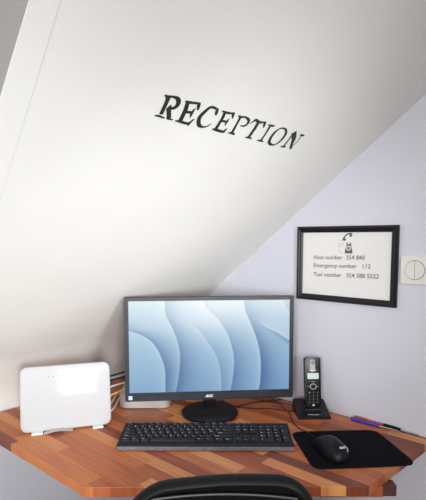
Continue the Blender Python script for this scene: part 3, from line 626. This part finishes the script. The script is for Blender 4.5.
hs = thing('telephone_handset', 'black cordless telephone handset standing upright in its charging base', 'telephone', (0.305, 1.398, DESK + 0.014))
th = math.radians(9)
hx = Vector((math.cos(0.03), math.sin(0.03), 0)); hn = Vector((-math.sin(0.03), math.cos(0.03), 0)); hz = Z * math.cos(th) + hn * math.sin(th)
HW, HH = 0.0480, 0.1530
MHs = frame_of(Vector((0.2870, 1.3930, DESK + 0.0280)), hx, hz, hx.cross(hz))
bm = bmesh.new()
prism(bm, rrect(0, HW, 0, HH, [0.005, 0.005, 0.010, 0.010], 5), -0.024, 0.0, MHs, bev=0.0022, seg=3)
hb = obj('handset_body', bm, M_BLACKG, hs, smooth=True, angle=30)
bm = bmesh.new(); prism(bm, rrect(HW / 2 - 0.0085, HW / 2 + 0.0065, 0.110, 0.148, 0.005, 5), -0.0005, 0.0007, MHs, bev=0.0004, seg=1); obj('earpiece_panel', bm, M_DIM, hs, label='silver strip around the earpiece')
bm = bmesh.new(); lathe(bm, [(0.0062, 0.0), (0.0062, 0.0011), (0.0045, 0.0013)], MHs @ Matrix.Translation((HW / 2 + 0.0005, 0.139, 0)), 24); obj('earpiece', bm, M_LIP, hs)
t = text_bm('Panasonic', 0.022, MHs @ Matrix.Translation((HW / 2, 0.1155, 0.0010)), centre=True, height=0.0038, bold=0.03); obj('logo', t, M_LEG, hb, label='small white maker name')
bm = bmesh.new(); prism(bm, rrect(0.0065, HW - 0.0065, 0.088, 0.1065, 0.002, 3), -0.0003, 0.0008, MHs); obj('display', bm, M_LCD, hs, label='pale green display')
for xx, w_, h_ in ((0.0095, 0.004, 0.002), (0.0185, 0.011, 0.0035), (0.0345, 0.004, 0.002)):
    bm = bmesh.new(); box(bm, xx, xx + w_, 0.080 - h_ / 2, 0.080 + h_ / 2, 0, 0.0009, MHs, bev=0.0003); obj('soft_key', bm, M_LIP, hs)
bm = bmesh.new(); NN = 28; ra, rb_ = 0.0110, 0.0078
for (za,) in ((0,),):
    A_ = []; 
    for k in range(NN):
        a_ = 2 * math.pi * k / NN; c_, s_ = math.cos(a_), math.sin(a_)
        A_.append([bm.verts.new(MHs @ Vector((HW / 2 + r_ * c_, 0.065 + r_ * s_ * 0.86, h_))) for r_, h_ in ((ra, -0.0002), (ra, 0.0008), ((ra + rb_) / 2, 0.0014), (rb_, 0.0008), (rb_, -0.0002))])
    for k in range(NN):
        for j in range(4): bm.faces.new((A_[k][j], A_[(k + 1) % NN][j], A_[(k + 1) % NN][j + 1], A_[k][j + 1]))
obj('navigation_ring', bm, M_DIM, hs, smooth=True, label='silver ring around the navigation key')
for xx in (0.0070, HW - 0.0105):
    bm = bmesh.new(); box(bm, xx, xx + 0.0035, 0.063, 0.068, 0, 0.0010, MHs, bev=0.0004); obj('side_key', bm, M_LIP, hs)
lg = ['1', '2', '3', '4', '5', '6', '7', '8', '9', '*', '0', '#']
for k in range(12):
    cx = HW / 2 + (k % 3 - 1) * 0.0125; cy = 0.0465 - (k // 3) * 0.0098
    bm = bmesh.new(); prism(bm, rrect(cx - 0.0052, cx + 0.0052, cy - 0.0036, cy + 0.0036, 0.002, 3), -0.0002, 0.0012, MHs, bev=0.0004, seg=1)
    kbm = bmesh.new(); join(kbm, bm, None, 0)
    join(kbm, text_bm(lg[k], 0.0030, MHs @ Matrix.Translation((cx, cy, 0.0014)), centre=True, height=0.0042, mi=1)); obj('key', kbm, [M_KEY, M_LEGD], hs)
bm = bmesh.new(); box(bm, HW / 2 - 0.0030, HW / 2 + 0.0030, 0.0060, 0.0105, 0, 0.0010, MHs, bev=0.0005); obj('microphone_mark', bm, M_LEG, hs)

# ================================================================ mouse mat and mouse
mm = thing('mouse_mat', 'black cloth mouse mat with rounded corners at the right end of the desk', 'mouse mat', (0.36, 1.17, DESK))
def rpoly(pts, r, seg=6):
    o_ = []; n_ = len(pts)
    for i in range(n_):
        p = Vector(pts[i]); a_ = (Vector(pts[i - 1]) - p).normalized(); b_ = (Vector(pts[(i + 1) % n_]) - p).normalized()
        s_ = p + a_ * r; e_ = p + b_ * r
        for k in range(seg + 1):
            t_ = k / seg; q_ = s_ * (1 - t_) ** 2 + p * 2 * t_ * (1 - t_) + e_ * t_ * t_; o_.append((q_.x, q_.y))
    return o_
bm = bmesh.new(); prism(bm, rpoly([(0.240, 1.062), (0.4965, 1.082), (0.466, 1.288), (0.220, 1.274)], 0.030), DESK + 0.0003, DESK + 0.0032, bev=0.0008, seg=2); obj('pad', bm, M_MAT, mm)

ms = thing('computer_mouse', 'glossy black computer mouse on the cloth mat beside the keyboard', 'computer mouse', (0.300, 1.150, DESK + 0.0032))
ma = math.radians(-70)        # long axis of the mouse, nose at the far left
mdir = Vector((-0.30, 0.954, 0)).normalized(); mside = Vector((mdir.y, -mdir.x, 0))
MMo = frame_of(Vector((0.2990, 1.1420, DESK + 0.0035)), mside * 1.08, mdir * 1.08, Z * 1.08)   # x side, y forward to the buttons
bm = bmesh.new(); NU, NV = 36, 12; grid = []
def mouse_pt(a_, f):
    # a_ around the outline, f 0 at the rim to 1 at the top
    c_, s_ = math.cos(a_), math.sin(a_)
    w_ = 0.0300 * (1 - 0.12 * max(s_, 0)) * (1 - 0.10 * math.exp(-((s_ - 0.1) / 0.4) ** 2)); l_ = 0.0560
    ex = 0.80
    X = w_ * math.copysign(abs(c_) ** ex, c_); Y = l_ * math.copysign(abs(s_) ** ex, s_)
    g_ = math.cos(f * math.pi / 2) ** 0.75
    x = X * g_; y = Y * g_ - 0.008 * f
    hgt = 0.0375 * (1 - 0.35 * max(y / l_, 0) ** 1.3 - 0.25 * max(-y / l_, 0) ** 2)
    return Vector((x, y, 0.004 + hgt * math.sin(f * math.pi / 2)))
for j in range(NV): grid.append([bm.verts.new(MMo @ mouse_pt(2 * math.pi * k / NU, j / NV)) for k in range(NU)])
tip = bm.verts.new(MMo @ mouse_pt(0, 1.0)); base_ = [bm.verts.new(MMo @ Vector((mouse_pt(2 * math.pi * k / NU, 0).x * 0.96, mouse_pt(2 * math.pi * k / NU, 0).y * 0.96, 0.0003))) for k in range(NU)]
for j in range(NV - 1):
    for k in range(NU): bm.faces.new((grid[j][k], grid[j][(k + 1) % NU], grid[j + 1][(k + 1) % NU], grid[j + 1][k]))
for k in range(NU):
    bm.faces.new((grid[-1][k], grid[-1][(k + 1) % NU], tip)); bm.faces.new((base_[k], base_[(k + 1) % NU], grid[0][(k + 1) % NU], grid[0][k]))
bm.faces.new(base_[::-1]); mb = obj('shell', bm, M_MOUSE, ms, smooth=True, angle=60)
def mouse_top(x, y):
    """height of the shell above (x, y) by search"""
    best = 0.02
    lo, hi = 0.0, 1.0; a_ = math.atan2(y / 0.056, x / 0.030) if (x or y) else 0
    bestd = 9
    for ia in range(0, 120):
        aa = 2 * math.pi * ia / 120
        for jf in range(0, 41):
            p = mouse_pt(aa, jf / 40); d = (p.x - x) ** 2 + (p.y - y) ** 2
            if d < bestd: bestd = d; best = p.z
    return best
bm = bmesh.new(); tube(bm, [MMo @ Vector((0, y, mouse_top(0, y) + 0.0002)) for y in (0.012, 0.02, 0.028, 0.036, 0.044, 0.052)], 0.0006, 6); obj('button_seam', bm, M_RUBBER, mb)
bm = bmesh.new(); MWh = MMo @ Matrix.Translation((0, 0.031, mouse_top(0, 0.031) - 0.004)) @ Matrix.Rotation(math.pi / 2, 4, 'Y')
lathe(bm, [(0.0068, -0.003), (0.0078, -0.002), (0.0078, 0.002), (0.0068, 0.003)], MWh, 24); obj('scroll_wheel', bm, M_RUBBER, ms, smooth=True)
bm = bmesh.new()
arc = [mouse_pt(math.radians(a_), 0.36) for a_ in range(75, -60, -5)]
tube(bm, [MMo @ (p + Vector((p.x, p.y, 0)).normalized() * 0.0012 + Vector((0, 0, 0.0008))) for p in arc], 0.0010, 6); obj('side_trim', bm, M_LEG, ms, smooth=True, label='thin silver line along the right side')
h0 = mouse_top(0, -0.043)
nrm = (Vector((0, 0.004, mouse_top(0, -0.030) - mouse_top(0, -0.034)))).normalized()
sang = math.atan2(mouse_top(0, -0.037) - mouse_top(0, -0.048), 0.011)
t = text_bm('ASUS', 0.0145, MMo @ Matrix.Translation((0.004, -0.043, h0 + 0.0018)) @ Matrix.Rotation(sang, 4, 'X'), centre=True, height=0.0050, bold=0.03); obj('logo', t, M_LEG, mb, label='small white maker name')
bm = bmesh.new()
nose = MMo @ Vector((0, 0.054, 0.008))
def D_(x, y, z=0.0): return Vector((x, y, DESK + z))
tube(bm, smooth_path([nose - mdir * 0.003, nose + mdir * 0.012, D_(0.262, 1.262, 0.008), D_(0.248, 1.300, 0.0035), D_(0.240, 1.345, 0.0025), D_(0.238, 1.40, 0.0080), D_(0.228, 1.44, 0.0090), D_(0.212, 1.50, 0.0110), D_(0.175, 1.565, 0.0060), D_(0.05, 1.62, 0.0025), D_(-0.03, 1.63, 0.0025)], 8), 0.0016, 8)
obj('cord', bm, M_BLACK, ms, smooth=True)

# ================================================================ pens
def pen(name, label, group, a, b, cols, grip=None, thin=None):
    a = Vector(a); b = Vector(b); d = (b - a); L = d.length; d.normalize()
    root = thing(name, label, 'pen', tuple(a), group)
    s_ = d.cross(Z).normalized(); Mp = frame_of(a, s_, d.cross(s_) * -1, d)
    r = 0.0046
    bm = bmesh.new(); e = grip or thin or 0.86
    lathe(bm, [(0.0025, 0), (r * 0.9, 0.002), (r, 0.006), (r, L * e)], Mp, 20); obj('barrel', bm, cols[0], root, smooth=True)
    if grip:
        bm = bmesh.new(); lathe(bm, [(r * 1.0, L * e), (r * 1.08, L * (e + 0.02)), (r * 1.0, L * 0.80), (r * 0.72, L * 0.90)], Mp, 20); obj('grip', bm, M_RUBBER, root, smooth=True, label='black rubber grip')
    bm = bmesh.new(); z0 = L * (0.90 if grip else e)
    lathe(bm, [(r * (0.7 if grip else 0.5), z0), (r * 0.4, z0 + (L - z0) * 0.6), (0.0006, L)], Mp, 16); obj('tip', bm, cols[1], root, smooth=True, label='metal writing tip')
    bm = bmesh.new(); box(bm, -0.0018, 0.0018, r, r + 0.0012, 0.004, 0.040, Mp, bev=0.0004)
    box(bm, -0.0018, 0.0018, r - 0.002, r + 0.0012, 0.002, 0.005, Mp); obj('clip', bm, cols[0], root)
    return root
pen('ballpoint_pen', 'blue pen lying nearest the mouse mat, in front of the red pen', 'pens by the wall', D_(0.4175, 1.3640, 0.0049), D_(0.530, 1.272, 0.0049), (M_BLUE, M_CHROME), thin=0.60)
pen('ballpoint_pen', 'red pen with a black grip lying between blue pen and wall', 'pens by the wall', D_(0.432, 1.3790, 0.0049), D_(0.549, 1.273, 0.0049), (M_RED, M_CHROME), grip=0.58)

# ================================================================ cables
def cable(name, label, pts, r, m, group='loose cables on the desk'):
    bm = bmesh.new(); P = smooth_path(pts, 8); tube(bm, P, r, 8)
    o = obj(name, bm, m, None, loc=tuple(P[0]), smooth=True); tag(o, label, 'cable', group); return o
cable('phone_cable', 'thin grey cable running from behind the charging dock along the wall', [D_(0.345, 1.452, 0.003), D_(0.372, 1.452, 0.004), D_(0.400, 1.432, 0.003), D_(0.428, 1.408, 0.0022), D_(0.47, 1.352, 0.0022), D_(0.530, 1.300, 0.0022), D_(0.5750, 1.2545, 0.0022)], 0.0018, M_GREYC)
cable('power_cable', 'black cable lying closest to the monitor foot, right side, reaching the charging dock', [D_(0.03, 1.53, 0.002), D_(0.075, 1.475, 0.002), D_(0.12, 1.462, 0.002), D_(0.19, 1.455, 0.002), D_(0.262, 1.432, 0.002), D_(0.275, 1.465, 0.003)], 0.0017, M_BLACK)
cable('power_cable', 'black cable crossing over the others behind the monitor foot', [D_(0.02, 1.465, 0.0045), D_(0.07, 1.458, 0.0062), D_(0.13, 1.50, 0.0058), D_(0.20, 1.53, 0.002), D_(0.235, 1.545, 0.002)], 0.0017, M_BLACK)
cable('phone_cable', 'thin dark cable farthest back, between monitor and charging dock', [D_(0.10, 1.56, 0.0055), D_(0.19, 1.505, 0.0062), D_(0.235, 1.490, 0.0062), D_(0.27, 1.482, 0.002), D_(0.30, 1.475, 0.002)], 0.0015, M_BLACK)
def Q(x, y, z): return Vector((x, y, DESK + z))
G_ = 'cables behind the router'
cable('network_cable', 'black cable highest in the bundle between router and monitor', [Q(-0.41, 1.400, 0.105), Q(-0.36, 1.43, 0.108), Q(-0.30, 1.50, 0.108), Q(-0.25, 1.60, 0.105), Q(-0.245, 1.72, 0.06), Q(-0.245, 1.76, 0.0035)], 0.0030, M_BLACK, G_)
cable('power_cable', 'dark cable just below the highest one behind the router', [Q(-0.40, 1.385, 0.088), Q(-0.35, 1.43, 0.095), Q(-0.30, 1.48, 0.098), Q(-0.228, 1.57, 0.094), Q(-0.224, 1.68, 0.06), Q(-0.222, 1.73, 0.003)], 0.0026, M_BLACK, G_)
cable('network_cable', 'white cable rising from router towards monitor, above the orange one', [Q(-0.40, 1.372, 0.064), Q(-0.36, 1.41, 0.070), Q(-0.31, 1.46, 0.080), Q(-0.24, 1.52, 0.080), Q(-0.16, 1.64, 0.065), Q(-0.13, 1.70, 0.0035)], 0.0027, M_WHITE2, G_)
cable('network_cable', 'orange cable bending from the router over the silver computer', [Q(-0.40, 1.362, 0.022), Q(-0.352, 1.395, 0.034), Q(-0.325, 1.42, 0.055), Q(-0.295, 1.45, 0.064), Q(-0.24, 1.54, 0.066), Q(-0.19, 1.645, 0.064), Q(-0.165, 1.70, 0.02), Q(-0.165, 1.73, 0.0035)], 0.0029, M_YELLOW, G_)
cable('power_cable', 'white cable looping down beside the right edge of the router', [Q(-0.39, 1.368, 0.052), Q(-0.345, 1.388, 0.050), Q(-0.318, 1.388, 0.040), Q(-0.320, 1.390, 0.020), Q(-0.335, 1.378, 0.0032), Q(-0.37, 1.376, 0.0032)], 0.0024, M_WHITE2, G_)
cable('usb_cable', 'white cable lying lowest, from router to the silver computer', [Q(-0.37, 1.402, 0.0030), Q(-0.335, 1.408, 0.0045), Q(-0.317, 1.432, 0.010), Q(-0.315, 1.50, 0.014), Q(-0.316, 1.56, 0.010), Q(-0.316, 1.59, 0.0028)], 0.0021, M_WHITE2, G_)
cable('usb_cable', 'white cable bridging the gap half way up, below the orange cable', [Q(-0.39, 1.390, 0.014), Q(-0.35, 1.408, 0.020), Q(-0.329, 1.428, 0.024), Q(-0.327, 1.455, 0.022), Q(-0.330, 1.53, 0.020), Q(-0.34, 1.60, 0.0028)], 0.0021, M_WHITE2, G_)

# ================================================================ office chair
ch = thing('office_chair', 'black office chair with a glossy rounded backrest, pushed up before the desk', 'chair', (0.02, 0.66, 0.0))
cy = math.radians(2.0)
CX = 0.008; CY = 0.800; CT = 0.879; CHH = 0.40; CWD = 0.352
bx = Vector((math.cos(cy), math.sin(cy), 0)); bn = Vector((-math.sin(cy), math.cos(cy), 0))
lean = math.radians(-6)
bz = Z * math.cos(lean) + bn * math.sin(lean) * 1.0
MCh = frame_of(Vector((CX, CY, CT)), bx, bz, bx.cross(bz))
def bend(x): return 0.020 * (x / (CWD / 2)) ** 2
ol = []
for (x, y) in rrect(-CWD / 2, CWD / 2, -CHH, -0.002, [0.055, 0.075, 0.055, 0.055], 8): ol.append((x, y + 0.007 * (x / (CWD / 2)) - 0.004 * (x / (CWD / 2)) ** 2))
dense = []
for i in range(len(ol)):
    a_ = Vector(ol[i]); b_ = Vector(ol[(i + 1) % len(ol)]); k_ = max(1, int((b_ - a_).length / 0.02))
    for j in range(k_): dense.append(a_.lerp(b_, j / k_))
bm = bmesh.new(); inset = 0.012
def insp(p, d):
    x = p.x - math.copysign(min(d, abs(p.x)), p.x); cyy = -CHH / 2; y = p.y - math.copysign(min(d, abs(p.y - cyy)), p.y - cyy); return x, y
path = [MCh @ Vector((insp(p, inset)[0], insp(p, inset)[1], bend(p.x))) for p in dense]
tube(bm, path, 0.0105, 12, closed=True, sc=(1.0, 1.5), ref=bn); obj('back_frame', bm, M_RUBBER, ch, smooth=True)
bm = bmesh.new(); pts_ = [insp(p, 0.017) for p in dense]; NR_ = 8; rr_ = []
for s in range(NR_):
    f = 1 - s / NR_
    rr_.append([bm.verts.new(MCh @ Vector((x * f, -CHH / 2 + (y + CHH / 2) * f, bend(x * f) + 0.004))) for x, y in pts_])
for A_, B_ in zip(rr_, rr_[1:]):
    for k in range(len(A_)): bm.faces.new((A_[k], A_[(k + 1) % len(A_)], B_[(k + 1) % len(A_)], B_[k]))
bm.faces.new(rr_[-1]); bmesh.ops.solidify(bm, geom=bm.faces[:], thickness=0.006)
obj('backrest', bm, M_FABRIC, ch, smooth=True)
bm = bmesh.new()
tube(bm, [MCh @ Vector((x * CWD / 2 * 0.80, -0.033 - 0.003 * x * x, bend(x * CWD / 2 * 0.8) + 0.012)) for x in [i / 10 - 1 for i in range(21)]], 0.0035, 8, ref=bn); obj('back_rail', bm, M_BLACK, ch, smooth=True)
bm = bmesh.new(); Ms = Matrix.Translation((0.03, 1.06, 0.0)) @ Matrix.Rotation(cy, 4, 'Z')
prism(bm, rrect(-0.23, 0.23, -0.235, 0.225, 0.07, 8), 0.42, 0.485, Ms, bev=0.022, seg=4); obj('seat', bm, M_FABRIC, ch, smooth=True)
bm = bmesh.new(); tube(bm, smooth_path([Vector((0.022, 0.770, 0.70)), Vector((0.024, 0.755, 0.58)), Vector((0.026, 0.80, 0.43)), Vector((0.030, 1.00, 0.400))], 8), 0.018, 12, sc=(1.6, 0.7)); obj('back_support', bm, M_BLACK, ch, smooth=True)
bm = bmesh.new(); lathe(bm, [(0.030, 0.10), (0.030, 0.25), (0.018, 0.252), (0.018, 0.40), (0.06, 0.402), (0.06, 0.419)], Matrix.Translation((0.03, 1.06, 0)), 24); obj('gas_column', bm, M_BLACK, ch, smooth=True)
for k in range(5):
    a_ = math.radians(20 + 72 * k); dx, dy = math.cos(a_), math.sin(a_)
    bm = bmesh.new(); tube(bm, [Vector((0.03 + dx * r_, 1.06 + dy * r_, z_)) for r_, z_ in ((0.01, 0.125), (0.12, 0.115), (0.24, 0.085), (0.275, 0.075))], [0.024, 0.020, 0.015, 0.013], 12)
    lg_ = obj('leg', bm, M_BLACK, ch, smooth=True)
    bm = bmesh.new(); wx, wy = 0.03 + dx * 0.268, 1.06 + dy * 0.268
    for s in (-1, 1):
        Mw = Matrix.Translation((wx - dy * 0.012 * s, wy + dx * 0.012 * s, 0.027)) @ Matrix.Rotation(a_, 4, 'Z') @ Matrix.Rotation(math.pi / 2, 4, 'X')
        lathe(bm, [(0.022, -0.008), (0.0265, -0.005), (0.0265, 0.005), (0.022, 0.008)], Mw, 20)
    lathe(bm, [(0.006, 0.02), (0.006, 0.07)], Matrix.Translation((wx, wy, 0)), 12)
    obj('caster', bm, M_RUBBER, lg_, smooth=True)
